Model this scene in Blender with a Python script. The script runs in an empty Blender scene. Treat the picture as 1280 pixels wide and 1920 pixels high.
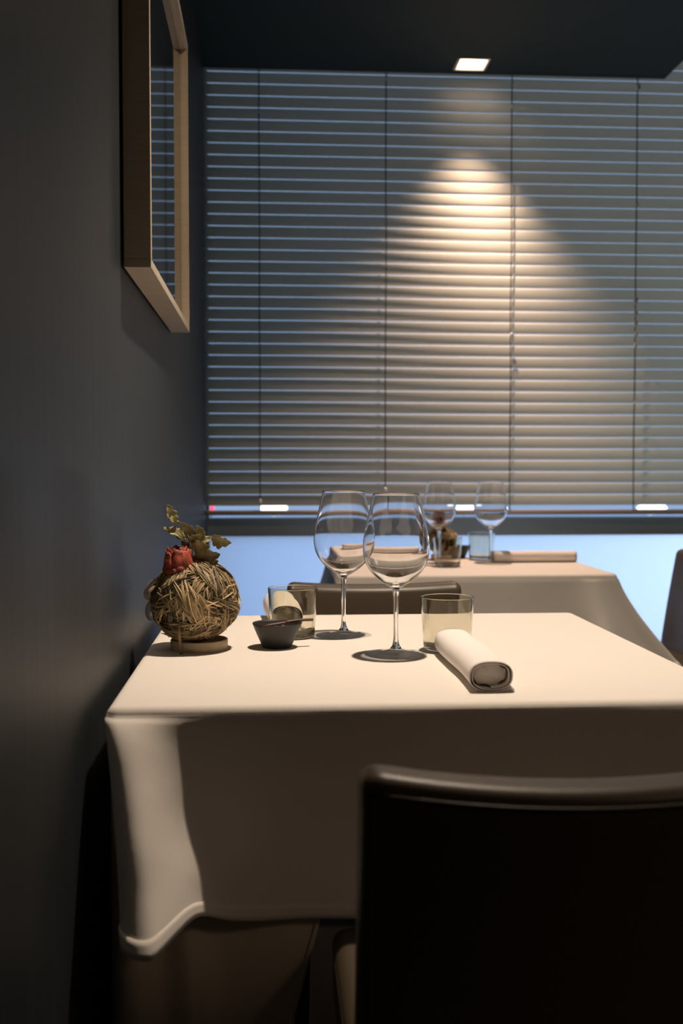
import bpy, bmesh, math, random
from mathutils import Vector, Matrix, noise
random.seed(7)
S = bpy.context.scene
COL = S.collection
PI = math.pi

# ---------------------------------------------------------------- camera
cam_d = bpy.data.cameras.new('camera')
cam = bpy.data.objects.new('camera', cam_d); COL.objects.link(cam)
cam.location = (0, 0, 1.02)
YAW = math.atan(135 / 2000); PITCH = math.atan(82 / 2000)
cam.rotation_euler = (PI / 2 - PITCH, 0, -YAW)
cam_d.sensor_fit = 'VERTICAL'; cam_d.sensor_height = 36; cam_d.sensor_width = 24
cam_d.lens = 37.5
cam_d.clip_start = .02; cam_d.clip_end = 200
cam_d.dof.use_dof = True
cam_d.dof.focus_distance = 1.60
cam_d.dof.aperture_fstop = 5.0
S.camera = cam

# ---------------------------------------------------------------- world, exposure
S.view_settings.view_transform = 'Standard'
S.view_settings.look = 'None'
S.view_settings.gamma = 1
S.view_settings.exposure = 0
S.view_settings.use_curve_mapping = False
S.cycles.use_denoising = True
S.cycles.max_bounces = 14; S.cycles.transmission_bounces = 12; S.cycles.transparent_max_bounces = 16
S.cycles.sample_clamp_indirect = 6
S.cycles.blur_glossy = .5
W = bpy.data.worlds.new('dusk_sky'); S.world = W; W.use_nodes = True
bg = W.node_tree.nodes['Background']
bg.inputs[0].default_value = (.42, .62, 1, 1); bg.inputs[1].default_value = .76

def spot(name, loc, power, ang, blend, col, rad=.03, target=None):
    d = bpy.data.lights.new(name, 'SPOT'); d.energy = power; d.spot_size = math.radians(ang); d.spot_blend = blend
    d.color = col; d.shadow_soft_size = rad
    o = bpy.data.objects.new(name, d); COL.objects.link(o); o.location = loc
    if target:
        o.rotation_euler = (Vector(target) - Vector(loc)).to_track_quat('-Z', 'Y').to_euler()
    return o
WARM = (1, .83, .68)
spot('table_spot_light', (.28, 1.64, 2.255), 92, 86, 1, WARM, .022, (.33, 1.67, .75))
spot('rear_fill_spot', (1.7, -.8, 2.255), 28, 140, .8, (1, .72, .52), .2)  # unseen fill behind the camera, added to lift cloth fronts and chair backs
spot('window_spot_light', (.631, 3.302, 2.235), 98, 83, 1, (1, .70, .53), .02, (.631, 3.20, 1.2))
spot('room_fill_spot', (2.5, 1.6, 2.2), 24, 160, .9, (1, .88, .74), .3)  # added off-frame fill for the blind and front table, no fixture modelled
pl = bpy.data.lights.new('pane_fill_glow', 'POINT'); pl.energy = 85; pl.color = (.8, .9, 1); pl.shadow_soft_size = .2  # unseen point light added so the frosted pane brightens to the right
po = bpy.data.objects.new('pane_fill_glow', pl); COL.objects.link(po); po.location = (2.0, 5.0, .7)

# ---------------------------------------------------------------- helpers
def tag(o, label=None, cat=None, group=None, kind=None):
    if label: o['label'] = label
    if cat: o['category'] = cat
    if group: o['group'] = group
    if kind: o['kind'] = kind
    return o

def empty(name, loc=(0, 0, 0), rz=0):
    o = bpy.data.objects.new(name, None); COL.objects.link(o)
    o.empty_display_size = .05
    o.location = loc; o.rotation_euler = (0, 0, rz)
    return o

def mesh(name, verts, faces, mat, parent=None, smooth=True, cols=None, flip_fix=True):
    me = bpy.data.meshes.new(name)
    me.from_pydata([tuple(v) for v in verts], [], faces)
    me.update()
    if flip_fix:
        bm = bmesh.new(); bm.from_mesh(me)
        bmesh.ops.recalc_face_normals(bm, faces=bm.faces)
        bm.to_mesh(me); bm.free()
    if smooth:
        for p in me.polygons: p.use_smooth = True
    if cols:
        a = me.color_attributes.new('tone', 'FLOAT_COLOR', 'POINT')
        for i, c in enumerate(cols): a.data[i].color = (c, c, c, 1)
    if mat: me.materials.append(mat)
    o = bpy.data.objects.new(name, me); COL.objects.link(o)
    if parent: o.parent = parent
    return o

def join(*parts):
    V, F = [], []
    for v, f in parts:
        n = len(V); V += list(v); F += [tuple(i + n for i in q) for q in f]
    return V, F

def box(x0, x1, y0, y1, z0, z1):
    V = [(x, y, z) for x in (x0, x1) for y in (y0, y1) for z in (z0, z1)]
    F = [(0, 1, 3, 2), (4, 6, 7, 5), (0, 4, 5, 1), (2, 3, 7, 6), (0, 2, 6, 4), (1, 5, 7, 3)]
    return V, F

def rounded_box(x0, x1, y0, y1, z0, z1, r, nr=4, n=(10, 10, 10), f=None):
    """a box with rounded edges, dense enough to bend with f(p)"""
    lo = (x0, y0, z0); hi = (x1, y1, z1)
    axes = []
    for a in range(3):
        h = hi[a] - lo[a]
        rr = min(r, h / 2 - 1e-5)
        ang = [rr * (1 - math.cos(PI / 2 * k / nr)) if False else rr * k / nr for k in range(nr)]
        mid = [rr + (h - 2 * rr) * k / n[a] for k in range(n[a] + 1)]
        c = ang + mid + [h - t for t in reversed(ang)]
        axes.append([lo[a] + t for t in c])
    V, idx, F = [], {}, []
    def vid(i, j, k):
        key = (i, j, k)
        if key not in idx:
            p = Vector((axes[0][i], axes[1][j], axes[2][k]))
            q = Vector([min(max(p[a], lo[a] + min(r, (hi[a] - lo[a]) / 2 - 1e-5)), hi[a] - min(r, (hi[a] - lo[a]) / 2 - 1e-5)) for a in range(3)])
            d = p - q
            if d.length > 1e-9: p = q + d.normalized() * min(r, min((hi[a] - lo[a]) / 2 for a in range(3)))
            idx[key] = len(V); V.append(f(p) if f else p)
        return idx[key]
    N = [len(a) - 1 for a in axes]
    for i in range(N[0]):
        for j in range(N[1]):
            for k in (0, N[2]):
                F.append((vid(i, j, k), vid(i + 1, j, k), vid(i + 1, j + 1, k), vid(i, j + 1, k)))
    for i in range(N[0]):
        for k in range(N[2]):
            for j in (0, N[1]):
                F.append((vid(i, j, k), vid(i + 1, j, k), vid(i + 1, j, k + 1), vid(i, j, k + 1)))
    for j in range(N[1]):
        for k in range(N[2]):
            for i in (0, N[0]):
                F.append((vid(i, j, k), vid(i, j + 1, k), vid(i, j + 1, k + 1), vid(i, j, k + 1)))
    return V, F

def spline(pts, n):
    """Catmull-Rom through tuples of any length"""
    P = [tuple(p) for p in pts]; P = [P[0]] + P + [P[-1]]
    out = []
    for i in range(1, len(P) - 2):
        for k in range(n):
            t = k / n
            out.append(tuple(.5 * (2 * b + (c - a) * t + (2 * a - 5 * b + 4 * c - d) * t * t + (3 * b - a - 3 * c + d) * t ** 3)
                             for a, b, c, d in zip(P[i - 1], P[i], P[i + 1], P[i + 2])))
    out.append(P[-2])
    return out

def lathe(prof, seg=64, f=None):
    V, F = [], []
    rings = []
    for r, z in prof:
        if r < 1e-6:
            rings.append([len(V)]); V.append((0, 0, z))
        else:
            rings.append(list(range(len(V), len(V) + seg)))
            V += [(r * math.cos(2 * PI * k / seg), r * math.sin(2 * PI * k / seg), z) for k in range(seg)]
    for a, b in zip(rings, rings[1:]):
        for k in range(seg):
            k2 = (k + 1) % seg
            if len(a) == 1 and len(b) == 1: continue
            if len(a) == 1: F.append((a[0], b[k], b[k2]))
            elif len(b) == 1: F.append((a[k], b[0], a[k2]))
            else: F.append((a[k], b[k], b[k2], a[k2]))
    if f: V = [f(Vector(v)) for v in V]
    return V, F

def tube(pts, rad, seg=8, cap=True, flat=1.0):
    """tube along points; rad a number or list"""
    P = [Vector(p) for p in pts]; n = len(P)
    R = rad if isinstance(rad, (list, tuple)) else [rad] * n
    V, F = [], []
    t = (P[1] - P[0]).normalized()
    up = Vector((0, 0, 1)) if abs(t.z) < .9 else Vector((1, 0, 0))
    for i in range(n):
        t = (P[min(i + 1, n - 1)] - P[max(i - 1, 0)]).normalized()
        a = t.cross(up)
        if a.length < 1e-6: a = t.cross(Vector((0, 1, 0)))
        a.normalize(); b = a.cross(t).normalized(); up = b
        for k in range(seg):
            w = 2 * PI * k / seg
            V.append(P[i] + a * (R[i] * math.cos(w)) + b * (R[i] * flat * math.sin(w)))
    for i in range(n - 1):
        for k in range(seg):
            k2 = (k + 1) % seg
            F.append((i * seg + k, i * seg + k2, (i + 1) * seg + k2, (i + 1) * seg + k))
    if cap:
        F.append(tuple(range(seg))); F.append(tuple((n - 1) * seg + k for k in range(seg)))
    return V, F

def copy_tree(o, parent=None):
    c = o.copy(); COL.objects.link(c)
    if parent: c.parent = parent
    for ch in list(o.children): copy_tree(ch, c)
    return c

# ---------------------------------------------------------------- materials
def new_mat(name):
    m = bpy.data.materials.new(name); m.use_nodes = True
    return m, m.node_tree, m.node_tree.nodes['Principled BSDF']

def mat(name, col, rough=.5, metal=0, spec=.5, bump=None, var=None, sheen=0, sss=0, coat=0):
    """var = (scale, amount, stretch) colour variation; bump = (scale, strength, stretch)"""
    m, nt, b = new_mat(name)
    b.inputs['Base Color'].default_value = (*col, 1)
    b.inputs['Roughness'].default_value = rough
    b.inputs['Metallic'].default_value = metal
    b.inputs['Specular IOR Level'].default_value = spec
    b.inputs['Sheen Weight'].default_value = sheen
    b.inputs['Coat Weight'].default_value = coat
    tc = nt.nodes.new('ShaderNodeTexCoord')
    def tex(scale, stretch, detail=4):
        mp = nt.nodes.new('ShaderNodeMapping'); mp.inputs['Scale'].default_value = stretch
        nt.links.new(tc.outputs['Object'], mp.inputs[0])
        n = nt.nodes.new('ShaderNodeTexNoise'); n.inputs['Scale'].default_value = scale; n.inputs['Detail'].default_value = detail
        nt.links.new(mp.outputs[0], n.inputs['Vector'])
        return n
    if var:
        n = tex(var[0], var[2] if len(var) > 2 else (1, 1, 1))
        r = nt.nodes.new('ShaderNodeMapRange')
        r.inputs['From Min'].default_value = .3; r.inputs['From Max'].default_value = .7
        r.inputs['To Min'].default_value = 1 - var[1]; r.inputs['To Max'].default_value = 1 + var[1]
        nt.links.new(n.outputs[0], r.inputs[0])
        mx = nt.nodes.new('ShaderNodeVectorMath'); mx.operation = 'SCALE'
        mx.inputs[0].default_value = col
        nt.links.new(r.outputs[0], mx.inputs['Scale'])
        nt.links.new(mx.outputs[0], b.inputs['Base Color'])
    if bump:
        n = tex(bump[0], bump[2] if len(bump) > 2 else (1, 1, 1))
        bp = nt.nodes.new('ShaderNodeBump'); bp.inputs['Strength'].default_value = bump[1]; bp.inputs['Distance'].default_value = bump[3] if len(bump) > 3 else .002
        nt.links.new(n.outputs[0], bp.inputs['Height']); nt.links.new(bp.outputs[0], b.inputs['Normal'])
    return m

def emis(name, col, s):
    m, nt, b = new_mat(name)
    b.inputs['Base Color'].default_value = (0, 0, 0, 1)
    b.inputs['Emission Color'].default_value = (*col, 1); b.inputs['Emission Strength'].default_value = s
    return m

def pane_mat(name, tint=(1, 1, 1), rough=.0, power=4.5):
    """thin clear pane: see-through plus a fresnel reflection"""
    m, nt, b = new_mat(name); nt.nodes.remove(b)
    out = nt.nodes['Material Output']
    t = nt.nodes.new('ShaderNodeBsdfTransparent'); t.inputs[0].default_value = (*tint, 1)
    g = nt.nodes.new('ShaderNodeBsdfGlossy'); g.inputs['Roughness'].default_value = rough
    lw = nt.nodes.new('ShaderNodeLayerWeight'); lw.inputs['Blend'].default_value = .5
    pw = nt.nodes.new('ShaderNodeMath'); pw.operation = 'POWER'; pw.inputs[1].default_value = power
    fr = nt.nodes.new('ShaderNodeMath'); fr.operation = 'MULTIPLY_ADD'; fr.inputs[1].default_value = .9; fr.inputs[2].default_value = .04
    nt.links.new(lw.outputs['Facing'], pw.inputs[0]); nt.links.new(pw.outputs[0], fr.inputs[0])
    mx = nt.nodes.new('ShaderNodeMixShader')
    nt.links.new(fr.outputs[0], mx.inputs[0]); nt.links.new(t.outputs[0], mx.inputs[1]); nt.links.new(g.outputs[0], mx.inputs[2])
    nt.links.new(mx.outputs[0], out.inputs[0])
    return m

def glass_mat(name, col=(1, 1, 1), ior=1.5):
    m, nt, b = new_mat(name); nt.nodes.remove(b)
    g = nt.nodes.new('ShaderNodeBsdfGlass'); g.inputs['Color'].default_value = (*col, 1); g.inputs['IOR'].default_value = ior
    g.inputs['Roughness'].default_value = 0
    nt.links.new(g.outputs[0], nt.nodes['Material Output'].inputs[0])
    return m

def frosted(name, col):
    m, nt, b = new_mat(name); nt.nodes.remove(b)
    out = nt.nodes['Material Output']
    t = nt.nodes.new('ShaderNodeBsdfTranslucent'); t.inputs[0].default_value = (*col, 1)
    g = nt.nodes.new('ShaderNodeBsdfGlossy'); g.inputs['Roughness'].default_value = .35
    mx = nt.nodes.new('ShaderNodeMixShader'); mx.inputs[0].default_value = .06
    nt.links.new(t.outputs[0], mx.inputs[1]); nt.links.new(g.outputs[0], mx.inputs[2]); nt.links.new(mx.outputs[0], out.inputs[0])
    return m

def tone_mat(name, dark, light, rough=.7, transl=0):
    """natural fibre: each strand has its own tone between dark and light"""
    m, nt, b = new_mat(name)
    at = nt.nodes.new('ShaderNodeAttribute'); at.attribute_name = 'tone'
    cr = nt.nodes.new('ShaderNodeMix'); cr.data_type = 'RGBA'
    cr.inputs[6].default_value = (*dark, 1); cr.inputs[7].default_value = (*light, 1)
    nt.links.new(at.outputs['Fac'], cr.inputs[0]); nt.links.new(cr.outputs[2], b.inputs['Base Color'])
    b.inputs['Roughness'].default_value = rough
    return m

M_wall = mat('dark_satin_wall', (.026, .032, .035), .5, spec=.3, bump=(6, .12, (1, 18, .35), .004), var=(3, .15, (1, 14, .3)))
M_beige = mat('beige_painted_wall', (.45, .41, .36), .8)
M_ceil = mat('dark_teal_ceiling', (.003, .021, .030), .7)
M_upper = mat('grey_upper_ceiling', (.25, .27, .28), .8)
M_floor = mat('dark_wood_floor', (.014, .011, .008), .9, spec=.05, var=(3, .3, (8, .7, 1)))
M_cloth = mat('cream_cotton_cloth', (.80, .74, .67), .9, spec=.15, bump=(14, .35, (1, 1, 1), .004), sheen=.1)
M_under = mat('beige_under_cloth', (.72, .62, .48), .95, spec=.1)
M_napkin = mat('white_napkin_linen', (.84, .79, .74), .9, spec=.15, bump=(700, .15, (1, 1, 1), .0006))
M_wood = mat('table_wood', (.2, .12, .06), .5, var=(5, .2, (1, 10, 1)))
M_leather = mat('dark_brown_leather', (.065, .047, .028), .42, spec=.5, bump=(160, .12, (1, 1, 1), .0008))
M_piping = mat('brown_leather_piping', (.06, .042, .028), .4)
M_seatl = mat('tan_leather_seat', (.16, .115, .07), .42, bump=(160, .12, (1, 1, 1), .0008))
M_leg = mat('dark_wood_leg', (.03, .02, .012), .4)
M_frame = mat('pale_wood_frame', (.56, .46, .34), .55, var=(30, .06, (1, 1, 8)))
M_transom = mat('grey_metal_frame', (.36, .42, .43), .45, metal=.0)
M_slat = mat('aluminium_slat', (.66, .66, .58), .5, metal=.0, spec=.5)
_nt = M_slat.node_tree          # thin slats let a little daylight through
_tr = _nt.nodes.new('ShaderNodeBsdfTranslucent'); _tr.inputs[0].default_value = (.92, .86, .74, 1)
_mx = _nt.nodes.new('ShaderNodeMixShader'); _mx.inputs[0].default_value = .39
_nt.links.new(_nt.nodes['Principled BSDF'].outputs[0], _mx.inputs[1]); _nt.links.new(_tr.outputs[0], _mx.inputs[2])
_nt.links.new(_mx.outputs[0], _nt.nodes['Material Output'].inputs[0])
M_rail = mat('brown_bottom_rail', (.5, .42, .36), .5)
M_cord = mat('dark_ladder_cord', (.03, .03, .03), .8)
M_glint = mat('white_sky_glint', (.98, .98, 1.0), .35)  # plain white, standing in for bright sky at the cord holes
M_bowl = mat('black_ceramic', (.022, .020, .019), .5, bump=(60, .2, (1, 1, 1), .0006))
M_spoon = mat('reddish_wood_spoon', (.10, .045, .028), .5)
M_salt = mat('salt_flakes', (.9, .88, .84), .6, bump=(500, .9, (1, 1, 1), .002))
M_ring = mat('pale_wood_ring', (.66, .53, .36), .7, var=(40, .12, (1, 1, 6)))
M_straw = tone_mat('dried_straw', (.045, .032, .014), (.78, .58, .31), .6)
M_core = mat('dark_moss_core', (.03, .022, .012), .95, bump=(120, 1, (1, 1, 1), .004))
M_leaf = mat('dried_olive_leaf', (.34, .30, .14), .45, var=(60, .35), bump=(90, .4, (1, 1, 1), .002))
M_twig = mat('dry_twig', (.27, .18, .09), .75, var=(60, .3))
M_rose = mat('dried_red_rose', (.34, .065, .035), .6, var=(70, .7), bump=(150, .5, (1, 1, 1), .002))
M_rosed = mat('dried_dark_rose', (.07, .012, .012), .7)
M_alu = mat('white_lamp_frame', (.8, .78, .74), .4)
M_ground = mat('pale_snowy_ground', (.8, .82, .85), .9)
M_pane = pane_mat('window_pane', (.97, .98, .98))
M_foot = pane_mat('crystal_foot', (.985, .985, .98), power=6.5)
M_frost = frosted('frosted_pane', (.86, .92, 1.0))
M_glass = glass_mat('clear_crystal')
M_smoke = glass_mat('smoky_grey_glass', (.93, .92, .875), 1.48)
M_picglass = mat('picture_print_under_glass', (.02, .025, .03), .03, spec=.75)
M_lampw = emis('warm_lamp_diffuser', (1, .78, .55), 1000)
M_lampw2 = emis('warm_lamp_diffuser_by_window', (1, .76, .58), 22)

# ribbon: sheer
m, nt, b = new_mat('sheer_tan_ribbon')
b.inputs['Base Color'].default_value = (.55, .40, .28, 1); b.inputs['Roughness'].default_value = .6
b.inputs['Alpha'].default_value = .6
M_ribbon = m

# ---------------------------------------------------------------- room shell
XL, XR, YB, YF = -.2035, 3.4, -2.4, 3.56
def struct(name, vf, m, parent=None, smooth=False):
    o = mesh(name, *vf, m, parent, smooth)
    if not parent: o['kind'] = 'structure'
    return o
struct('floor', box(XL - .1, XR + .1, YB, YF + .1, -.1, 0), M_floor)
struct('wall_left', box(XL - .12, XL, YB, YF + .1, 0, 2.8), M_wall)
struct('wall_right', box(XR, XR + .12, YB, YF + .1, 0, 2.8), M_beige)
struct('wall_front', box(XL, XR, 3.47, YF + .06, 0, .36), M_wall)
struct('wall_rear', box(XL, XR, YB - .12, YB, 0, 2.8), M_beige)
# lowered ceiling with square holes for the recessed lamps
def plate_with_holes(x0, x1, y0, y1, z0, z1, holes):
    xs = sorted({x0, x1, *[h[0] for h in holes], *[h[1] for h in holes]})
    ys = sorted({y0, y1, *[h[2] for h in holes], *[h[3] for h in holes]})
    parts = []
    for a, b_ in zip(xs, xs[1:]):
        for c, d in zip(ys, ys[1:]):
            cx, cy = (a + b_) / 2, (c + d) / 2
            if any(h[0] < cx < h[1] and h[2] < cy < h[3] for h in holes): continue
            parts.append(box(a, b_, c, d, z0, z1))
    return join(*parts)
ZC = 2.275
LAMPS = [(.28, 1.64), (.631, 3.335)]
HL = .052
struct('ceiling', plate_with_holes(XL, 1.275, YB, 3.42, ZC, ZC + .12, [(x - HL, x + HL, y - HL, y + HL) for x, y in LAMPS]), M_ceil)
struct('trim_1', join(box(1.275, XR, YB, YF, 2.68, 2.75)), M_upper)         # higher part of the ceiling
struct('trim_2', box(1.257, 1.275, YB, 3.42, ZC + .12, 2.68), M_ceil)
struct('trim_3', box(XL, 1.257, 3.40, 3.42, ZC + .12, 2.68), M_ceil)
struct('trim_4', box(XL, 1.275, 3.42, YF, 2.68, 2.75), M_upper)

# window wall: frame members, transom, panes
YW = 3.52
win = empty('window_1', (1.6, YW, 0)); win['kind'] = 'structure'
def wpart(name, vf, m):
    V = [(v[0] - 1.6, v[1] - YW, v[2]) for v in vf[0]]
    return mesh(name, V, vf[1], m, win, False)
wpart('transom', box(XL, XR, 3.485, 3.545, .7985, .8575), M_transom)
wpart('sill', box(XL, XR, 3.48, 3.545, .36, .38), M_transom)
wpart('window_head', box(XL, XR, 3.49, 3.545, 2.60, 2.68), M_transom)
wpart('side_frame', box(XL, XL + .008, 3.47, 3.545, .38, 2.6), M_transom)
wpart('upper_pane', box(XL, XR, 3.512, 3.518, .8575, 2.60), M_pane)
wpart('lower_pane', box(XL, XR, 3.512, 3.518, .38, .7985), M_frost)
struct('trim_5', box(-8, 12, 3.66, 30, -.35, -.30), M_ground)   # pale ground outside

# ---------------------------------------------------------------- venetian blind
blind = tag(empty('venetian_blind', (1.6, 3.45, .86)), 'wide grey venetian blind with narrow closed slats covering the window', 'blind')
XB0, XB1 = XL + .002, XR - .01
def slat_mesh():
    w, tilt, n = .0349, math.radians(89), 8
    V, F = [], []
    prof = []
    for k in range(n + 1):
        t = k / n - .5
        cx = t * w; cz = .0022 * (1 - (2 * t) ** 2)
        prof.append((cx, cz))
    th = .0004
    pts = [(a, c + th) for a, c in prof] + [(a, c - th) for a, c in reversed(prof)]
    # inner (room side) edge up
    out = []
    for a, c in pts:
        y = -(a * math.cos(tilt)) - c * math.sin(tilt)
        z = a * math.sin(tilt) - c * math.cos(tilt)
        out.append((y, z))
    m_ = len(out)
    for x in (XB0 - 1.6, XB1 - 1.6):
        V += [(x, y, z) for y, z in out]
    for k in range(m_):
        k2 = (k + 1) % m_
        F.append((k, k2, m_ + k2, m_ + k))
    F.append(tuple(range(m_))); F.append(tuple(range(m_, 2 * m_)))
    return V, F
slat0 = mesh('slat', *slat_mesh(), M_slat, blind, True)
Z0, PITCH_S = .9165, .03725
slat0.location = (0, 0, Z0 - .86)
for k in range(1, 45):
    z = Z0 + k * PITCH_S
    c = slat0.copy(); COL.objects.link(c); c.parent = blind
    c.location = (0, 0, z - .86)
mesh('bottom_rail', *rounded_box(XB0 - 1.6, XB1 - 1.6, -.011, .011, .0085, .0245, .003, 2, (1, 1, 1)), M_rail, blind)
mesh('head_rail', *box(XB0 - 1.6, XB1 - 1.6, -.02, .02, 1.72, 1.76), M_rail, blind, False)
CX = [-.0295, .3748, .7820, 1.1940, 1.605, 2.015, 2.42, 2.83, 3.24]
for i, x in enumerate(CX):
    rnd = [random.uniform(-.0012, .0012) for _ in range(9)]
    P = spline([(x - 1.6 + rnd[k], -.0125, .024 + (1.72 - .024) * k / 8) for k in range(9)], 3)
    mesh('ladder_cord', *tube(P, .0019, 6), M_cord, blind)
glint0 = None  # white blobs imitate sky shining through the cord holes of the slats
GLINTS = [(0, .9137, .0085), (1, .9509, .0085), (2, 1.4527, .007), (3, 1.5665, .0105), (3, 1.5270, .0105), (3, 1.4920, .0105),
         (3, 1.4570, .009), (3, 1.4215, .009), (3, 1.2350, .005), (2, 2.2593, .005), (2, 2.1805, .007), (3, 2.252, .010), (3, 1.877, .006), (1, 2.262, .008), (0, 2.147, .004)]
for i, z, h in GLINTS:
    prof = [(0, -h), (h * .42, -h * .85), (h * .58, -h * .3), (h * .58, h * .3), (h * .42, h * .85), (0, h)]
    if glint0 is None:
        glint0 = mesh('cord_hole_glint', *lathe(spline(prof, 3), 14), M_glint, blind); b_ = glint0; h0 = h
    else:
        b_ = glint0.copy(); COL.objects.link(b_); b_.parent = blind; b_.scale = (h / h0,) * 3
    b_.location = (CX[i] - 1.6 + random.uniform(-.001, .001), -.0190, z - .86)

# ---------------------------------------------------------------- recessed lamps
def downlight(x, y, label, mb):
    t = tag(empty('downlight', (x, y, ZC)), label, 'ceiling light', 'recessed square ceiling lamps')
    h = HL - .0015
    # square reflector well, its rim flush with the ceiling, and the lamp at the top
    V, F = [], []
    for r, z in ((h, -.002), (h, .0), (h - .006, .0), (h - .007, -.002), (h - .007, .0), (h - .016, .035), (h - .030, .05)):
        V += [(-r, -r, z), (r, -r, z), (r, r, z), (-r, r, z)]
    mesh('lamp_frame', V[:16], [(a * 4 + k, a * 4 + (k + 1) % 4, a * 4 + 4 + (k + 1) % 4, a * 4 + 4 + k) for a in range(3) for k in range(4)], M_alu, t, False)
    mesh('reflector', V[12:], [(a * 4 + k, a * 4 + (k + 1) % 4, a * 4 + 4 + (k + 1) % 4, a * 4 + 4 + k) for a in range(3) for k in range(4)], M_alu, t, False)
    bulb = lathe([(0, .048), (.024, .048), (.026, .044), (.024, .030), (.014, .026), (0, .0255)], 24)
    mesh('bulb', *bulb, mb, t)
    return t
downlight(*LAMPS[0], 'square recessed ceiling lamp above the front table', M_lampw)
downlight(*LAMPS[1], 'glowing square recessed ceiling lamp close to the blind', M_lampw2)

# ---------------------------------------------------------------- picture on the left wall
PX0, PX1 = XL, -.163
pic = tag(empty('framed_picture', (XL, 1.86, 1.30)), 'framed dark picture in deep pale wood frame on left wall', 'picture')
PY0, PY1, PZ0, PZ1 = 1.508, 2.222, 1.2985, 1.8800
def ploc(vf): return [(v[0] - XL, v[1] - 1.86, v[2] - 1.30) for v in vf[0]], vf[1]
fw = .013
bars = [box(PX0 + .003, PX1, PY0, PY1, PZ0, PZ0 + fw), box(PX0 + .003, PX1, PY0, PY1, PZ1 - fw, PZ1),
        box(PX0 + .003, PX1, PY0, PY0 + fw, PZ0 + fw, PZ1 - fw), box(PX0 + .003, PX1, PY1 - fw, PY1, PZ0 + fw, PZ1 - fw)]
for bx_ in bars:
    o = mesh('frame_bar', *ploc(bx_), M_frame, pic, False)
    bv = o.modifiers.new('b', 'BEVEL'); bv.width = .0008; bv.segments = 2
# inner stepped lip
g = .0022
lip = [box(PX0 + .022, PX1 - .0075, PY0 + fw, PY1 - fw, PZ0 + fw, PZ0 + fw + g), box(PX0 + .022, PX1 - .0075, PY0 + fw, PY1 - fw, PZ1 - fw - g, PZ1 - fw),
       box(PX0 + .022, PX1 - .0075, PY0 + fw, PY0 + fw + g, PZ0 + fw + g, PZ1 - fw - g), box(PX0 + .022, PX1 - .0075, PY1 - fw - g, PY1 - fw, PZ0 + fw + g, PZ1 - fw - g)]
mesh('inner_lip', *ploc(join(*lip)), M_frame, pic, False)
mesh('glazed_print', *ploc(box(PX0 + .018, PX0 + .0265, PY0 + fw, PY1 - fw, PZ0 + fw, PZ1 - fw)), M_picglass, pic, False)

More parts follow.
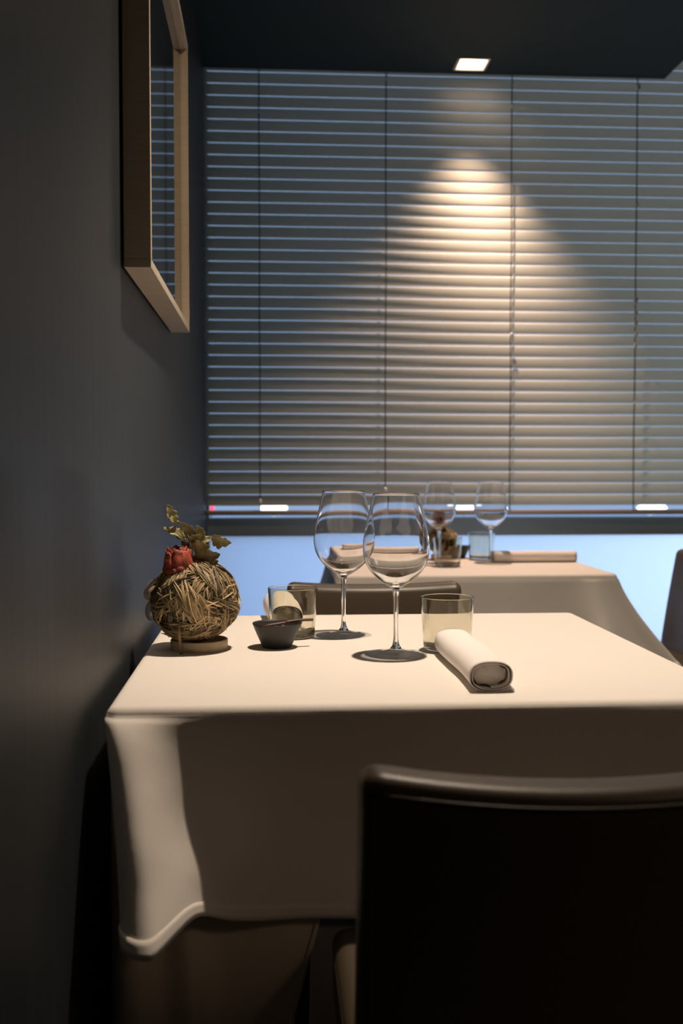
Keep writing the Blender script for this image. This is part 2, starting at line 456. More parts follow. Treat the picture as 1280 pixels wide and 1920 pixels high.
# ---------------------------------------------------------------- cloth
def tablecloth(name, x0, x1, y0, y1, ztop, drop, bumps, waves=.004, rc=.014, re=.010, mt=None, thick=.0012, left_limit=None, hemfn=None, p=1.25, seed=0, parent=None, top=True, base_off=.0, flare=.012):
    """a cloth over a table: flat top, rounded edge, hanging sides with folds given by bumps
       bumps: (cx, cy, width, (dx, dy), amplitude, lift)"""
    # perimeter, dense near bumps
    step = .006
    per = []
    def corner(cx, cy, a0):
        n = 8
        for k in range(n + 1):
            a = a0 + PI / 2 * k / n
            per.append((cx + rc * math.cos(a), cy + rc * math.sin(a), math.cos(a), math.sin(a)))
    def side(xa, ya, xb, yb, nx, ny):
        L = math.hypot(xb - xa, yb - ya); n = int(L / step)
        for k in range(1, n):
            t = k / n; per.append((xa + (xb - xa) * t, ya + (yb - ya) * t, nx, ny))
    corner(x0 + rc, y0 + rc, PI)
    side(x0 + rc, y0, x1 - rc, y0, 0, -1)
    corner(x1 - rc, y0 + rc, -PI / 2)
    side(x1, y0 + rc, x1, y1 - rc, 1, 0)
    corner(x1 - rc, y1 - rc, 0)
    side(x1 - rc, y1, x0 + rc, y1, 0, 1)
    corner(x0 + rc, y1 - rc, PI / 2)
    side(x0, y1 - rc, x0, y0 + rc, -1, 0)
    N = len(per); V, F = [], []
    s = 0; arc = []
    for i, q in enumerate(per):
        if i: s += math.hypot(q[0] - per[i - 1][0], q[1] - per[i - 1][1])
        arc.append(s)
    cx, cy = (x0 + x1) / 2, (y0 + y1) / 2
    rows = []
    if top:
        for t in (.15, .3, .45, .6, .72, .82, .9, .95, .98):
            rows.append([(cx + (q[0] - q[2] * re - cx) * t, cy + (q[1] - q[3] * re - cy) * t, ztop) for q in per])
    for k in range(5):
        a = PI / 2 * k / 4
        if k == 0 and not top: pass
        rows.append([(q[0] - q[2] * re * (1 - math.sin(a)), q[1] - q[3] * re * (1 - math.sin(a)), ztop - re * (1 - math.cos(a))) for q in per])
    nv = 44
    for j in range(1, nv + 1):
        v = j / nv; row = []
        for i, q in enumerate(per):
            x, y, nx, ny = q
            dcur = drop if hemfn is None else hemfn(x, y)
            vv = v * min(1.15, dcur / drop)
            w = waves * vv * (math.sin(arc[i] * 23 + seed) + .6 * math.sin(arc[i] * 41 + seed * 2.1 + v))
            off = base_off + flare * vv ** p + w + waves
            dx, dy = nx * off, ny * off
            lift = 0
            for bp in bumps:
                bx_, by_, bw, bd, ba, bl = bp[:6]
                pp, sh, gr = bp[6:] if len(bp) > 6 else (p, 0, 0)
                ww = bw * (1 - gr + gr * v)
                e = math.exp(-((x - bx_ - sh * v) ** 2 + (y - by_) ** 2) / ww ** 2)
                dx += bd[0] * ba * e * vv ** (pp + .35); dy += bd[1] * ba * e * vv ** pp
                lift += bl * e * vv ** pp
            X, Y = x + dx, y + dy
            nz = noise.noise(Vector((X * 13 + seed, Y * 13, v * 3.2))) * vv
            Y -= .0055 * nz; X += .002 * nz
            if left_limit is not None and X < left_limit + .002: X = left_limit + .002 + .0015 * math.tanh((X - left_limit) * 50)
            d = drop if hemfn is None else hemfn(x, y)
            row.append((X, Y, ztop - re - d * v + lift))
        rows.append(row)
    for row in rows: V += row
    if top:
        V.append((cx, cy, ztop)); c0 = len(V) - 1
        for i in range(N): F.append((c0, i, (i + 1) % N))
    for r in range(len(rows) - 1):
        for i in range(N):
            i2 = (i + 1) % N
            F.append((r * N + i, (r + 1) * N + i, (r + 1) * N + i2, r * N + i2))
    o = mesh(name, V, F, mt or M_cloth, parent)
    sm = o.modifiers.new('thickness', 'SOLIDIFY'); sm.thickness = thick; sm.offset = 1
    # hem band just outside the lowest rows
    hb = []
    HV, HF = [], []
    for k, r in enumerate((-4, -3, -2, -1)):
        for i, q in enumerate(per):
            a = rows[r][i]
            HV.append((a[0] + q[2] * .0022, a[1] + q[3] * .0022, a[2] - (.0008 if k == 3 else 0)))
    for r in range(3):
        for i in range(N):
            i2 = (i + 1) % N
            HF.append((r * N + i, (r + 1) * N + i, (r + 1) * N + i2, r * N + i2))
    h = mesh('hem', HV, HF, mt or M_cloth, o)
    sm = h.modifiers.new('thickness', 'SOLIDIFY'); sm.thickness = .0014; sm.offset = 0
    return o

def table(x0, x1, y0, y1, ztop, label):
    t = tag(empty('dining_table', ((x0 + x1) / 2, (y0 + y1) / 2, 0)), label, 'table')
    hx, hy = (x1 - x0) / 2, (y1 - y0) / 2
    mesh('tabletop', *rounded_box(-hx, hx, -hy, hy, ztop - .03, ztop, .004, 2, (2, 2, 1)), M_wood, t)
    mesh('pedestal', *lathe([(0, .02), (.03, .02), (.03, ztop - .03), (0, ztop - .03)], 24), M_leg, t)
    mesh('base_plate', *rounded_box(-.16, .16, -.16, .16, 0, .02, .006, 2, (2, 2, 1)), M_leg, t)
    return t

ZT = .75
TX0, TX1, TY0, TY1 = -.1840, .565, 1.200, 1.955
table(TX0 + .016, TX1 - .014, TY0 + .016, TY1 - .016, ZT - .004, 'square dining table hidden under the cloths, in front')
def hem1(x, y):
    d = .228
    d += .030 * math.exp(-((x + .184) / .05) ** 2 - ((y - 1.2) / .05) ** 2)
    return d
oc = tablecloth('tablecloth', TX0, TX1, TY0, TY1, ZT, .228,
    [(-.176, 1.197, .090, (.50, -1.0), .092, .046, .62, .006, .40), (-.100, 1.197, .03, (0, -1), .0, .005, 1.6, 0, 0), (-.19, 1.20, .016, (0, 1), .03, 0, .8, 0, 0), (-.192, 1.195, .040, (0, -1), .045, .0, 2.0, 0, 0), (.58, 1.19, .09, (.7, -.7), .08, 0), (.58, 1.97, .06, (.7, .7), .07, 0)],
    left_limit=XL, hemfn=hem1, waves=.0018)
tag(oc, 'cream cotton tablecloth on the brightly lit front table', 'tablecloth')
def hem_u(x, y):
    return max(.20, min(.70, .23 + 3.8 * (.057 - x)))
uc = tablecloth('under_tablecloth', TX0 + .006, TX1 - .006, TY0 + .006, TY1 - .006, ZT - .0026, .70,
    [(-.160, 1.205, .030, (.35, -1.0), .16, 0), (-.10, 1.205, .024, (.45, -1.0), .11, 0), (.57, 1.19, .08, (.7, -.7), .1, 0)],
    left_limit=XL, waves=.002, hemfn=hem_u, mt=M_under, seed=2, p=1.5, thick=.0008, flare=.015)
tag(uc, 'long beige under-cloth hanging below the front table cloth in loose folds', 'tablecloth')

T2 = (.1715, .886, 2.655, 3.205)
table(T2[0] + .016, T2[1] - .016, T2[2] + .016, T2[3] - .016, ZT - .004, 'small dining table by the window hidden under its cloth')
oc2 = tablecloth('tablecloth', *T2, ZT, .236,
    [(.892, 2.65, .07, (1.0, -.25), .15, .01), (.815, 2.648, .034, (-.2, -1.0), .085, .0), (.86, 2.648, .022, (0, 1.0), .03, .0), (.165, 2.65, .07, (-1.0, -.25), .14, .01), (.892, 3.21, .06, (.8, .6), .1, 0), (.165, 3.21, .06, (-.8, .6), .1, 0)],
    waves=.003, seed=4, p=1.0)
tag(oc2, 'pale tablecloth with flared corner folds on the small table by the window', 'tablecloth')

# ---------------------------------------------------------------- chairs
def chair_shape(lean=.055):
    def back(p):
        x, y, z = p
        t = (z - .42) / .37
        yy = y - lean * max(t, 0) ** 1.25 - .026 * (1 - (x / .178) ** 2)
        zz = z - .010 * (1 - (x / .178) ** 2) * max(0, t) ** 4
        return Vector((x, yy, zz))
    return back
def make_chair(loc, rz, label, seat_mat=None):
    t = tag(empty('dining_chair', loc, rz), label, 'chair', 'leather dining chairs')
    f = chair_shape()
    mesh('backrest', *rounded_box(-.178, .178, -.200, -.148, .43, .79, .017, 5, (16, 2, 18), f), M_leather, t)
    # piping along the rear top edge and down the sides
    pts = []
    for k in range(15): pts.append(f(Vector((-.1685, -.2006, .44 + (.764 - .44) * k / 14))))
    for k in range(1, 5):
        a = PI / 2 * k / 4; pts.append(f(Vector((-.1685 + .012 * (1 - math.cos(a)), -.2006, .764 + .012 * math.sin(a)))))
    for k in range(1, 24): pts.append(f(Vector((-.1565 + .313 * k / 24, -.2006, .776))))
    for k in range(5):
        a = PI / 2 * k / 4; pts.append(f(Vector((.1565 + .012 * math.sin(a), -.2006, .776 - .012 * (1 - math.cos(a))))))
    for k in range(1, 15): pts.append(f(Vector((.1685, -.2006, .764 - (.764 - .44) * k / 14))))
    mesh('piping', *tube(pts, .0016, 6), M_piping, t)
    def sf(p):
        x, y, z = p
        if z > .45: z += .008 * (1 - (x / .178) ** 2) * (1 - (y / .19) ** 2)
        return Vector((x, y, z))
    mesh('seat', *rounded_box(-.178, .178, -.205, .140, .42, .504, .016, 4, (12, 12, 3), sf), seat_mat or M_leather, t)
    sp = [(-.1775, -.19 + .315 * k / 10, .487) for k in range(11)] + [(-.165, .138, .487), (-.05, .1405, .487), (.05, .1405, .487), (.165, .138, .487)] + [(.1775, .125 - .315 * k / 10, .487) for k in range(11)]
    mesh('seat_seam', *tube(sp, .0013, 6), M_piping, t)
    for sx in (-1, 1):
        for sy in (-1, 1):
            ax, ay = sx * .155, (-.182 if sy < 0 else .112)
            V = []
            for z, w, o_ in ((.421, .016, 0), (.0, .011, .012)):
                cx_, cy_ = ax + sx * o_ * .3, ay + sy * o_
                V += [(cx_ - w, cy_ - w, z), (cx_ + w, cy_ - w, z), (cx_ + w, cy_ + w, z), (cx_ - w, cy_ + w, z)]
            mesh('leg', V, [(0, 1, 2, 3), (4, 5, 6, 7), (0, 1, 5, 4), (1, 2, 6, 5), (2, 3, 7, 6), (3, 0, 4, 7)], M_leg, t, False)
    return t
c0 = make_chair((.247, 1.045, 0), 0, 'dark brown leather chair in the foreground, seen from behind')
c1 = copy_tree(c0); c1.location = (.2115, 1.885 + .0, 0); c1.rotation_euler = (0, 0, PI)
c1.location = (.2115, 2.03, 0) if False else (.2115, 1.93, 0)
c1['label'] = 'dark leather chair tucked in behind the front table, facing it'
c2 = copy_tree(c0); c2.location = (.965, 2.83, 0); c2.rotation_euler = (0, 0, PI / 2)
c2['label'] = 'leather chair at the right edge beside the small window table'

# ---------------------------------------------------------------- glasses
def wine_glass(loc, label, group=None):
    t = tag(empty('wine_glass', loc), label, 'wine glass', group or 'tall stemmed wine glasses')
    outer = spline([(.0048, .0925), (.0062, .0965), (.0120, .1005), (.0255, .1095), (.0375, .1220), (.0452, .1365), (.0482, .1520), (.0472, .1680), (.0435, .1880), (.0385, .2110), (.0335, .2330)], 6)
    inner = spline([(.0329, .2330), (.0378, .2110), (.0428, .1880), (.0465, .1680), (.0474, .1520), (.0443, .1372), (.0365, .1232), (.0240, .1115), (.0110, .1042), (.0, .1022)], 6)
    rim = [(.0333, .2334), (.0331, .2335)]
    mesh('bowl', *lathe(outer + rim + inner, 96), M_glass, t)
    stem = spline([(.0048, .0925), (.0040, .085), (.0036, .070), (.0034, .045), (.0037, .025), (.0052, .0150), (.0085, .0095)], 6)
    mesh('stem', *lathe(stem, 48), M_glass, t)
    foot = spline([(.0085, .0095), (.0150, .0062), (.0260, .0036), (.0400, .0020), (.0450, .0015)], 6) + [(.0455, .0010), (.0450, .0005)] + spline([(.0400, .0006), (.0200, .0012), (.0, .0020)], 5)
    mesh('foot', *lathe(foot, 96), M_foot, t)
    return t
def glass_at(src, loc, label, rz):
    c = copy_tree(src); c.location = loc; c['label'] = label; c.rotation_euler = (0, 0, rz)
    return c
g1 = wine_glass((.1819, 1.5256, ZT + .0003), 'empty wine glass nearest the camera, to the right on the front table')
glass_at(g1, (.1185, 1.7040, ZT + .0003), 'empty wine glass behind and left of its twin on the front table', 1)
glass_at(g1, (.4784, 2.990, ZT + .0003), 'blurred wine glass on the window table, in front of the dried flower', 2)
glass_at(g1, (.6311, 3.014, ZT + .0003), 'blurred wine glass on the window table between tumbler and rolled napkin', 3)

def tumbler(loc, label):
    H, rb, rt, th, base = .080, .0345, .0395, .0013, .007
    def ro(z): return rb + (rt - rb) * (max(0, z) / H) ** .9
    zs = [.0045, .006, .010, .016, .024, .032, .040, .048, .056, .064, .070, .075, .078, .0792, .0797]
    outer = [(0, .0005), (rb - .006, .0004), (rb - .004, .0005), (rb - .0015, .0016), (rb, .0035)] + [(ro(z), z) for z in zs]
    inner = [(ro(z) - th, z) for z in reversed(zs) if z > .0095] + [(rb - th - .0004, base + .0018), (rb - th - .0018, base + .0005), (rb - th - .004, base + .0001), (rb - th - .006, base), (0, base)]
    o = mesh('tumbler', *lathe(outer + [(rt - th * .25, H + .0001), (rt - th / 2, H + .0003), (rt - th * .75, H + .0001)] + inner, 96), M_smoke)
    o.location = loc
    return tag(o, label, 'tumbler', 'smoky glass tumblers')
tb = tumbler((.2619, 1.5572, ZT + .0003), 'smoky glass tumbler behind the near rolled napkin')
def tum_copy(loc, label):
    c = tb.copy(); COL.objects.link(c); c.location = loc; c['label'] = label
tum_copy((.0365, 1.6925, ZT + .0003), 'smoky glass tumbler behind the black salt bowl on the front table')
tum_copy((.622, 3.101, ZT + .0003), 'blurred tumbler on the window table beside the small black bowl')
tum_copy((.4880, 2.9, ZT + .0003), 'blurred greenish tumbler in front of the dried flower, window table')

# ---------------------------------------------------------------- salt bowl with spoon
def salt_bowl(loc, label, detail=True):
    t = tag(empty('salt_bowl', loc), label, 'bowl', 'small black bowls')
    prof = spline([(0, .0008), (.019, .0005), (.0215, .002), (.0250, .009), (.0320, .025), (.0368, .0370)], 5) + [(.0366, .0378), (.0355, .0372)] + spline([(.0345, .036), (.030, .026), (.023, .012), (.018, .006), (0, .005)], 5)
    mesh('body', *lathe(prof, 64), M_bowl, t)
    def sf(p):
        p = p + Vector((0, 0, .0028 * noise.noise(Vector((p.x * 90, p.y * 90, 3)))))
        return p
    mesh('salt', *lathe([(0, .0350), (.006, .0345), (.012, .0325), (.018, .028), (.024, .0230), (.0272, .0190)], 40, sf), M_salt, t)
    return t
sb = salt_bowl((.0106, 1.5993, ZT + .0003), 'small black bowl of salt on the front table')
sb2 = copy_tree(sb); sb2.location = (.6020, 3.120, ZT + .0003); sb2['label'] = 'small black bowl on the far table by the window'
sb2.location = (.562, 3.158, ZT + .0003)
# wooden stick spoon resting over the rim (own thing)
sp = tag(empty('salt_spoon', (.0106, 1.5993, ZT)), 'thin reddish wooden spoon resting across the black salt bowl', 'spoon')
P = [(-.0195, -.012, .0345), (-.015, -.011, .0350), (-.008, -.0095, .0362), (.004, -.0065, .0376), (.014, -.004, .0390), (.024, -.0015, .0403), (.034, .001, .0413), (.044, .0035, .0415), (.0545, .006, .0412)]
R = [.0014, .0036, .0042, .0040, .0034, .0030, .0028, .0029, .0029]
mesh('spoon_blade', *tube(spline(P[:5], 4), [r for (r,) in spline([(r,) for r in R[:5]], 4)], 12, True, .55), M_spoon, sp)
mesh('spoon_handle', *tube(spline(P[4:], 4), [r for (r,) in spline([(r,) for r in R[4:]], 4)], 12, True, .8), M_spoon, sp)

# ---------------------------------------------------------------- rolled napkins
def napkin(loc, rz, label, w=.0285, h=.0385, L=.262, seed=0, sag=0):
    """cloth rolled flat: a spiral of several layers, the loose end tucked below on the right"""
    t = tag(empty('rolled_napkin', loc, rz), label, 'napkin', 'rolled white cloth napkins')
    def roll(turn0, turn1, n, th):
        pts = []
        for k in range(n + 1):
            a = turn0 + (turn1 - turn0) * k / n
            s = 1 - .075 * (turn1 - a) / (2 * PI) * 1.6
            sup = 1 / ((abs(math.cos(a)) ** 2.5 + abs(math.sin(a)) ** 2.5) ** (1 / 2.5))
            x = w * s * sup * math.cos(a); z = h / 2 * s * sup * math.sin(a)
            if z < 0: z *= .985
            pts.append((x, z + h / 2))
        return pts
    sec = roll(-PI * .5 - PI * 4, -PI * .35, 160, 0)
    # loose end running out on the table
    ex, ez = sec[-1]
    sec += [(w * .80, .0045), (w * .96, .0022)]
    nL = 26
    V, F = [], []
    n = len(sec)
    for j in range(nL + 1):
        y = L * j / nL
        tt = j / nL
        for i, (x, z) in enumerate(sec):
            wob = 1 + .025 * noise.noise(Vector((y * 14, seed, i * .004))) + .03 * math.sin(tt * PI)
            zz = z * (1 + .05 * noise.noise(Vector((y * 10, seed + 9, 0)))) + sag * tt
            yy = y - .004 * (1 - i / n) * (-1 if j == 0 else (1 if j == nL else 0))
            V.append((x * wob + .002 * math.sin(tt * 5 + seed), yy, max(zz, .0004)))
    for j in range(nL):
        for i in range(n - 1):
            F.append((j * n + i, j * n + i + 1, (j + 1) * n + i + 1, (j + 1) * n + i))
    o = mesh('cloth_roll', V, F, M_napkin, t)
    sm = o.modifiers.new('thickness', 'SOLIDIFY'); sm.thickness = .0011; sm.offset = -1
    # folded filling inside the roll
    cw, chh = w * .74, h * .37
    V, F = [], []
    segs = 40; m_ = segs
    for j, y in enumerate((.014, .018, L - .018, L - .014)):
        s = .9 if j in (0, 3) else 1
        for k in range(segs):
            a = 2 * PI * k / segs
            V.append((cw * s * math.cos(a), y, h / 2 + chh * s * math.sin(a) + .0015 * math.sin(a * 6)))
    for j in range(3):
        for k in range(segs):
            F.append((j * m_ + k, j * m_ + (k + 1) % m_, (j + 1) * m_ + (k + 1) % m_, (j + 1) * m_ + k))
    F.append(tuple(range(segs))); F.append(tuple(3 * m_ + k for k in range(segs)))
    mesh('inner_fold', V, F, M_napkin, t)
    return t
n1 = napkin((.2660, 1.2560, ZT + .0008), 0, 'rolled white napkin nearest the camera, beside the right-hand tumbler')
n2 = copy_tree(n1); n2.scale = (1.08, .80, 1.2); n2.location = (.0270, 1.738, ZT + .0008); n2.rotation_euler = (0, 0, .035)
n2['label'] = 'rolled white napkin behind the left tumbler at the far table edge'
n3 = copy_tree(n1); n3.location = (.8764, 3.01, ZT + .0008); n3.rotation_euler = (0, 0, PI / 2)
n3.scale = (.9, .92, .88)
n3['label'] = 'rolled napkin lying at the right end of the window table'
n4 = copy_tree(n1); n4.location = (.4463, 3.03, ZT + .0008); n4.rotation_euler = (0, 0, PI / 2)
n4.scale = (.9, .92, .88)
n4['label'] = 'rolled napkin at the left end of the window table, behind glasses'

# ---------------------------------------------------------------- dried flower arrangement
PB = Vector((-.1052, 1.595, ZT))
def straw_ball(R, parent, n_bundles, per_bundle, seed, width=.0011):
    rnd = random.Random(seed)
    V, F, C = [], [], []
    for b in range(n_bundles):
        # bundle: centre direction and running direction
        z = rnd.uniform(-1, 1); a = rnd.uniform(0, 2 * PI); s = math.sqrt(1 - z * z)
        c = Vector((s * math.cos(a), s * math.sin(a), z))
        d = c.cross(Vector((rnd.gauss(0, 1), rnd.gauss(0, 1), rnd.gauss(0, 1) * .6))).normalized()
        side = c.cross(d)
        tone_b = rnd.uniform(.1, .8)
        lay = rnd.uniform(-.0025, .0035)
        for q in range(per_bundle):
            lat = rnd.uniform(-.22, .22); ln = rnd.uniform(.45, .95); s0 = rnd.uniform(-.25, .25)
            tone = min(1, max(0, tone_b + rnd.uniform(-.35, .45)))
            wd = width * rnd.uniform(.5, 1.35); h_ = lay + rnd.uniform(-.0015, .002)
            curv = rnd.uniform(-.15, .15); n = 8
            flare = rnd.uniform(0, .006) if rnd.random() < .10 else 0
            tw = rnd.uniform(-1, 1)
            for k in range(n + 1):
                t = k / n - .5
                ang = s0 + t * ln
                p = c * math.cos(ang) + d * math.sin(ang) + side * (lat * (1 - 1.2 * abs(t)) + curv * t * t)
                p.normalize()
                tan = (-c * math.sin(ang) + d * math.cos(ang)).normalized()
                lat_v = p.cross(tan).normalized()
                r = R + h_ + flare * (2 * abs(t)) ** 3 - .001 * (2 * abs(t)) ** 2
                wv = wd * (1 - (2 * abs(t)) ** 4 * .85)
                o = p * r
                tilt = lat_v * math.cos(tw) + p * math.sin(tw)
                V += [o - tilt * wv, o + p * wv * .55, o + tilt * wv]
                C += [tone * .8, tone, tone * .9]
            base = len(V) - 3 * (n + 1)
            for k in range(n):
                i = base + 3 * k
                F += [(i, i + 3, i + 4, i + 1), (i + 1, i + 4, i + 5, i + 2), (i + 2, i + 5, i + 3, i)]
    V = [Vector((v.x, v.y, v.z * .94)) for v in V]
    return mesh('straw_ball', V, F, M_straw, parent, False, C, flip_fix=False)

def leaf_mesh(L, w, curl, spiky, seed, fold=.35):
    """leaf along +x in its own frame, z up"""
    n, m_ = 16, 3
    V, F = [], []
    rnd = random.Random(seed)
    for i in range(n + 1):
        t = i / n
        env = math.sin(PI * min(1, t ** .8)) ** .8 * (1 - .25 * t)
        tooth = 1 + spiky * (abs(math.sin(t * PI * 3.3 + seed * .3)) - .45)
        hw = w / 2 * env * tooth + .0002
        cx = L * t
        cz = curl * L * (t * t) + .0009 * math.sin(t * 9 + seed)
        for j in range(-m_, m_ + 1):
            u = j / m_
            y = hw * u
            z = cz + abs(u) * hw * fold + .0016 * spiky * math.sin(t * PI * 9 + seed) * abs(u) ** 2 + .0006 * rnd.uniform(-1, 1)
            V.append((cx, y, z))
    k = 2 * m_ + 1
    for i in range(n):
        for j in range(2 * m_):
            F.append((i * k + j, i * k + j + 1, (i + 1) * k + j + 1, (i + 1) * k + j))
    return V, F

def frame_to(p0, p1, roll):
    x = (p1 - p0).normalized()
    up = Vector((0, -1, 0))                       # leaf face towards the camera side by default
    y = up.cross(x)
    if y.length < 1e-4: y = Vector((0, 0, 1))
    y.normalize(); z = x.cross(y)
    M = Matrix((x, y, z)).transposed().to_4x4()
    M = M @ Matrix.Rotation(roll, 4, 'X')
    M.translation = p0
    return M

def add_leaf(p0, p1, w, roll, parent, curl=.1, spiky=.35, seed=0):
    L = (p1 - p0).length
    V, F = leaf_mesh(L, w, curl, spiky, seed)
    M = frame_to(p0, p1, roll)
    o = mesh('leaf', [M @ Vector(v) for v in V], F, M_leaf, parent, True, None, False)
    sm = o.modifiers.new('thickness', 'SOLIDIFY'); sm.thickness = .0004
    return o

def rose(parent, c, s, mt, name='rose'):
    """a dried bud: overlapping upright petals"""
    V, F = [], []
    rnd = random.Random(3)
    layers = [(3, .40, 1.04, .0), (4, .66, 1.03, .5), (4, .90, .99, .2), (5, 1.08, .92, .9), (4, 1.16, .62, .4)]
    for (n, rr, hh, a0) in layers:
        for k in range(n):
            ac = a0 + 2 * PI * k / n + rnd.uniform(-.1, .1)
            span = 2 * PI / n * .72
            nu, nv = 8, 9
            base = len(V)
            h_ = hh * rnd.uniform(.92, 1.05)
            for j in range(nv + 1):
                v = j / nv
                rad = rr * (.52 + .52 * math.sin(min(1, v * 1.7) * PI / 2)) * (1 - .34 * (max(0, v - .5) / .5) ** 1.5)
                for i in range(nu + 1):
                    u = i / nu * 2 - 1
                    a = ac + u * span * (1 - .15 * v)
                    rip = .07 * math.sin(u * 7 + k * 2 + v * 4) * v
                    lip = .16 * max(0, v - .82) / .18 * (1 - u * u)
                    R_ = (rad + rip + lip + .05 * u) * .0165 * s
                    z = (v * h_ * (1 - .16 * u * u * v) + .03 * math.sin(u * 9 + k) * v) * .038 * s
                    V.append(c + Vector((R_ * math.cos(a), R_ * math.sin(a), z)))
            for j in range(nv):
                for i in range(nu):
                    q = base + j * (nu + 1) + i
                    F.append((q, q + 1, q + nu + 2, q + nu + 1))
    o = mesh(name, V, F, mt, parent, True, None, False)
    sm = o.modifiers.new('thickness', 'SOLIDIFY'); sm.thickness = .0005
    return o

fl = tag(empty('dried_flower_arrangement', PB), 'round dried straw ball with red rose and leaf sprig beside the left wall', 'dried flowers')
ringp = [(.0385, .0004), (.0415, .0004), (.0425, .0012), (.0425, .0148), (.0415, .0158), (.0395, .0158), (.0385, .0148), (.0385, .0004)]
mesh('base_ring', *lathe(ringp, 72), M_ring, fl)
BC = Vector((-.0055, 0, .0730))
core = mesh('moss_core', *lathe([(.0585 * math.cos(a), .0545 * math.sin(a)) for a in [(-PI / 2 + PI * k / 20) for k in range(21)]], 40), M_core, fl)
core.location = BC
ball = straw_ball(.0625, fl, 150, 22, 11, .0014); ball.location = BC
def PXY(px, py, dy=0):
    """offset from the arrangement's base, read off the photograph at the arrangement's distance"""
    return Vector(((px - 374) * .0007985, dy, (1216 - py) * .000797 - .001))
def C1(x, y, dy=0): return PXY(260 + x / 6, 930 + y / 6, dy)
stem_pts = [C1(650, 900, .01), C1(640, 760, .005), C1(600, 590, 0), C1(570, 450, 0), C1(500, 330, -.003), C1(430, 250, -.004), C1(350, 130, -.004)]
mesh('sprig_stem', *tube(spline(stem_pts, 5), [.0016 - .001 * k / 30 for k in range(31)], 7), M_twig, fl)
LV = [  # base x,y, tip x,y, width(px*6), roll, curl, depth base, depth tip
    (425, 285, 328, 75, 95, .5, .12, -.004, -.008), (650, 415, 465, 262, 95, -.4, .1, -.002, -.006), (560, 470, 308, 322, 105, .7, -.1, .004, -.010),
    (735, 445, 672, 300, 78, -.3, .1, 0, -.006), (600, 505, 705, 405, 92, .2, .15, -.004, -.010), (640, 510, 835, 455, 95, -.5, -.1, 0, -.004),
    (825, 460, 1040, 520, 128, .5, -.12, -.002, -.014), (615, 560, 825, 525, 135, .35, .12, -.004, -.014), (640, 740, 915, 630, 190, -.2, -.1, -.002, -.016),
    (690, 770, 905, 700, 120, .6, .1, .004, -.002), (650, 800, 775, 790, 80, -.2, .1, -.002, -.008), (615, 650, 492, 592, 34, .2, .2, 0, -.004),
    (580, 560, 495, 480, 70, -.5, .1, .004, 0), (560, 470, 500, 370, 50, .3, .1, .002, .006), (620, 600, 590, 500, 50, .6, .1, -.004, -.008),
    (440, 300, 420, 190, 40, .9, .1, -.004, -.001)]
for i, (a, b_, c_, d_, w_, ro, cu, d0, d1) in enumerate(LV):
    add_leaf(C1(a, b_, d0), C1(c_, d_, d1), w_ / 6 * .00105, ro, fl, cu, .5, i * 1.7)
rose(fl, C1(466, 900, -.014), 1.22, M_rose)
# drooping outer petals under the bud
V, F = [], []
for (x0_, y0_, x1_, y1_, w_, ro) in ((440, 870, 270, 960, 95, .3), (450, 880, 330, 930, 90, -.5), (470, 870, 560, 940, 80, .4), (460, 880, 420, 950, 90, .1)):
    v_, f_ = leaf_mesh((C1(x0_, y0_) - C1(x1_, y1_)).length + .004, w_ / 6 * .0008, -.15, .2, x0_)
    M_ = frame_to(C1(x0_, y0_, -.014), C1(x1_, y1_, -.032), ro)
    n_ = len(V); V += [M_ @ Vector(q) for q in v_]; F += [tuple(i + n_ for i in q) for q in f_]
mesh('lower_petals', V, F, M_rose, fl, True, None, False)
# hanging twig in front of the ball
mesh('hanging_twig', *tube([C1(500, 1330, -.062), C1(500, 1480, -.0615), C1(507, 1600, -.054), C1(512, 1720, -.050), (PXY(345, 1216, -.049)), PXY(346, 1219, -.049) + Vector((0, 0, .003))],
     [.0012, .0022, .0023, .0022, .0021, .0020], 9), M_twig, fl)
# sheer ribbon loops on the wall side
def ribbon_loop(cx, cy, rx, ry, tilt, dep, w=.012):
    V, F = [], []; n = 28
    for k in range(n + 1):
        a = 2 * PI * k / n
        x = rx * math.cos(a); y = ry * math.sin(a)
        p = C1(cx + x * math.cos(tilt) - y * math.sin(tilt), cy + x * math.sin(tilt) + y * math.cos(tilt), dep)
        for s_ in (-1, 0, 1):
            rv = (p - C1(cx, cy, dep)).normalized()
            V.append(p + rv * (s_ * w * .36 * (.6 + .4 * math.sin(a * .5))) + Vector((0, s_ * w * .35, 0)))
    for k in range(n):
        for s_ in range(2):
            q = k * 3 + s_
            F.append((q, q + 1, q + 4, q + 3))
    return V, F
rb1 = mesh('ribbon_loop', *ribbon_loop(200, 1015, 125, 66, -.85, -.010), M_ribbon, fl, True, None, False)
rb2 = mesh('ribbon_loop', *ribbon_loop(200, 1045, 70, 42, -.8, -.020, .008), M_ribbon, fl, True, None, False)
rb3 = mesh('ribbon_loop', *ribbon_loop(185, 1250, 100, 50, 1.9, -.012, .018), M_ribbon, fl, True, None, False)
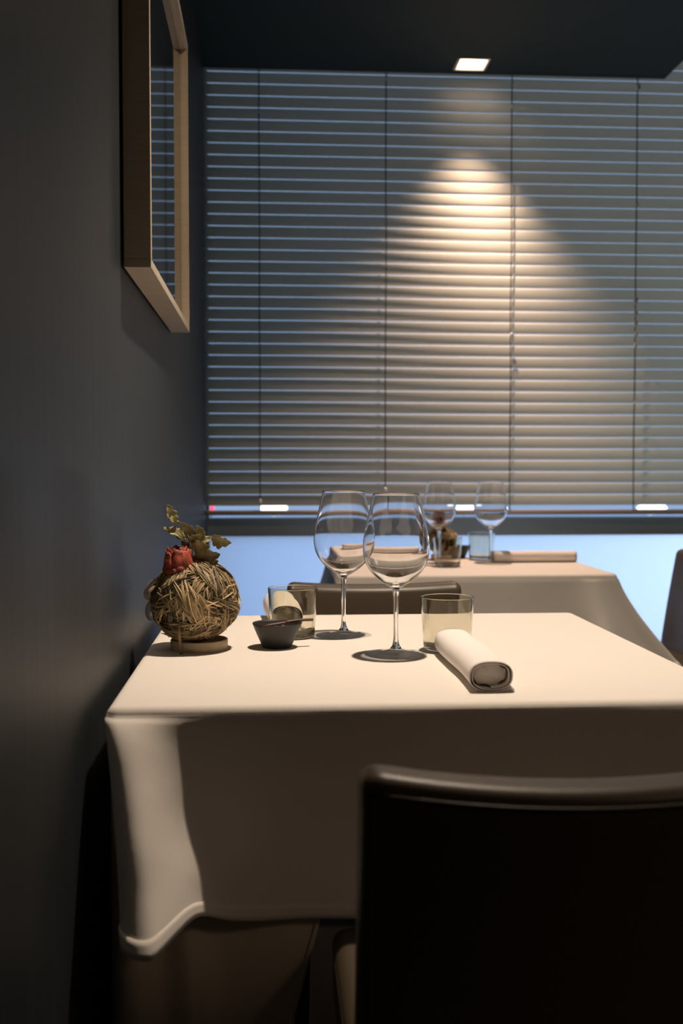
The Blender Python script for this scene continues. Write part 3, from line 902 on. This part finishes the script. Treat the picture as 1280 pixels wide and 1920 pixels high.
for r_ in (rb1, rb2, rb3):
    sm = r_.modifiers.new('thickness', 'SOLIDIFY'); sm.thickness = .0003

# second arrangement, on the window table
f2 = tag(empty('dried_flower_arrangement', (.507, 3.115, ZT)), 'blurred dried straw ball with dark flower on the window table', 'dried flowers')
o = mesh('base_ring', *lathe([(a * .75, b_) for a, b_ in ringp], 48), M_ring, f2)
core2 = mesh('moss_core', *lathe([(.040 * math.cos(a), .038 * math.sin(a)) for a in [(-PI / 2 + PI * k / 14) for k in range(15)]], 28), M_core, f2)
core2.location = (0, 0, .058)
b2 = straw_ball(.0435, f2, 60, 12, 5, .0010); b2.location = (0, 0, .058)
rose(f2, Vector((-.012, -.02, .098)), 1.15, M_rosed, 'dark_flower')

# ---------------------------------------------------------------- lights of the street, far outside
def street_lamp(x, y, z, L, h, col, s, label):
    V, F = rounded_box(-L / 2, L / 2, -.03, .03, -h / 2, h / 2, h / 2 - .0005, 5, (3, 1, 1))
    t = tag(empty('street_lamp', (x, y, -.3)), label, 'lamp', 'lit lamps outside the window')
    mesh('lit_tube', [(a, b_, c + z + .3) for a, b_, c in V], F, emis('lamp_' + str(x), col, s), t)
    mesh('post', *tube([(0, .05, 0), (0, .05, z + .3)], .02, 8), M_transom, t)
street_lamp(.047, 12, .573, .30, .062, (1, .95, .85), 5, 'white tube lamp outside, seen through the lowest blind gap at left')
street_lamp(-.665, 12, .573, .10, .062, (1, .06, .15), 2, 'red lamp outside, seen in the lowest blind gap beside the left wall')
street_lamp(2.205, 12, .568, .26, .062, (.85, .92, 1), 3, 'white tube lamp outside, seen between the two blurred wine glasses')
street_lamp(4.39, 12, .560, .34, .062, (.9, .95, 1), 5, 'white tube lamp outside, seen in the lowest blind gap at right')

# shadow caustics through the clear glass
for o in S.objects:
    if o.type == 'MESH':
        if o.name.split('.')[0] in ('bowl', 'tumbler'): o.cycles.is_caustics_caster = True
        if o.name.startswith(('tablecloth', 'cloth_roll')): o.cycles.is_caustics_receiver = True
for l in bpy.data.lights:
    if l.name.startswith(('table_spot', 'window_spot')): l.cycles.is_caustics_light = True
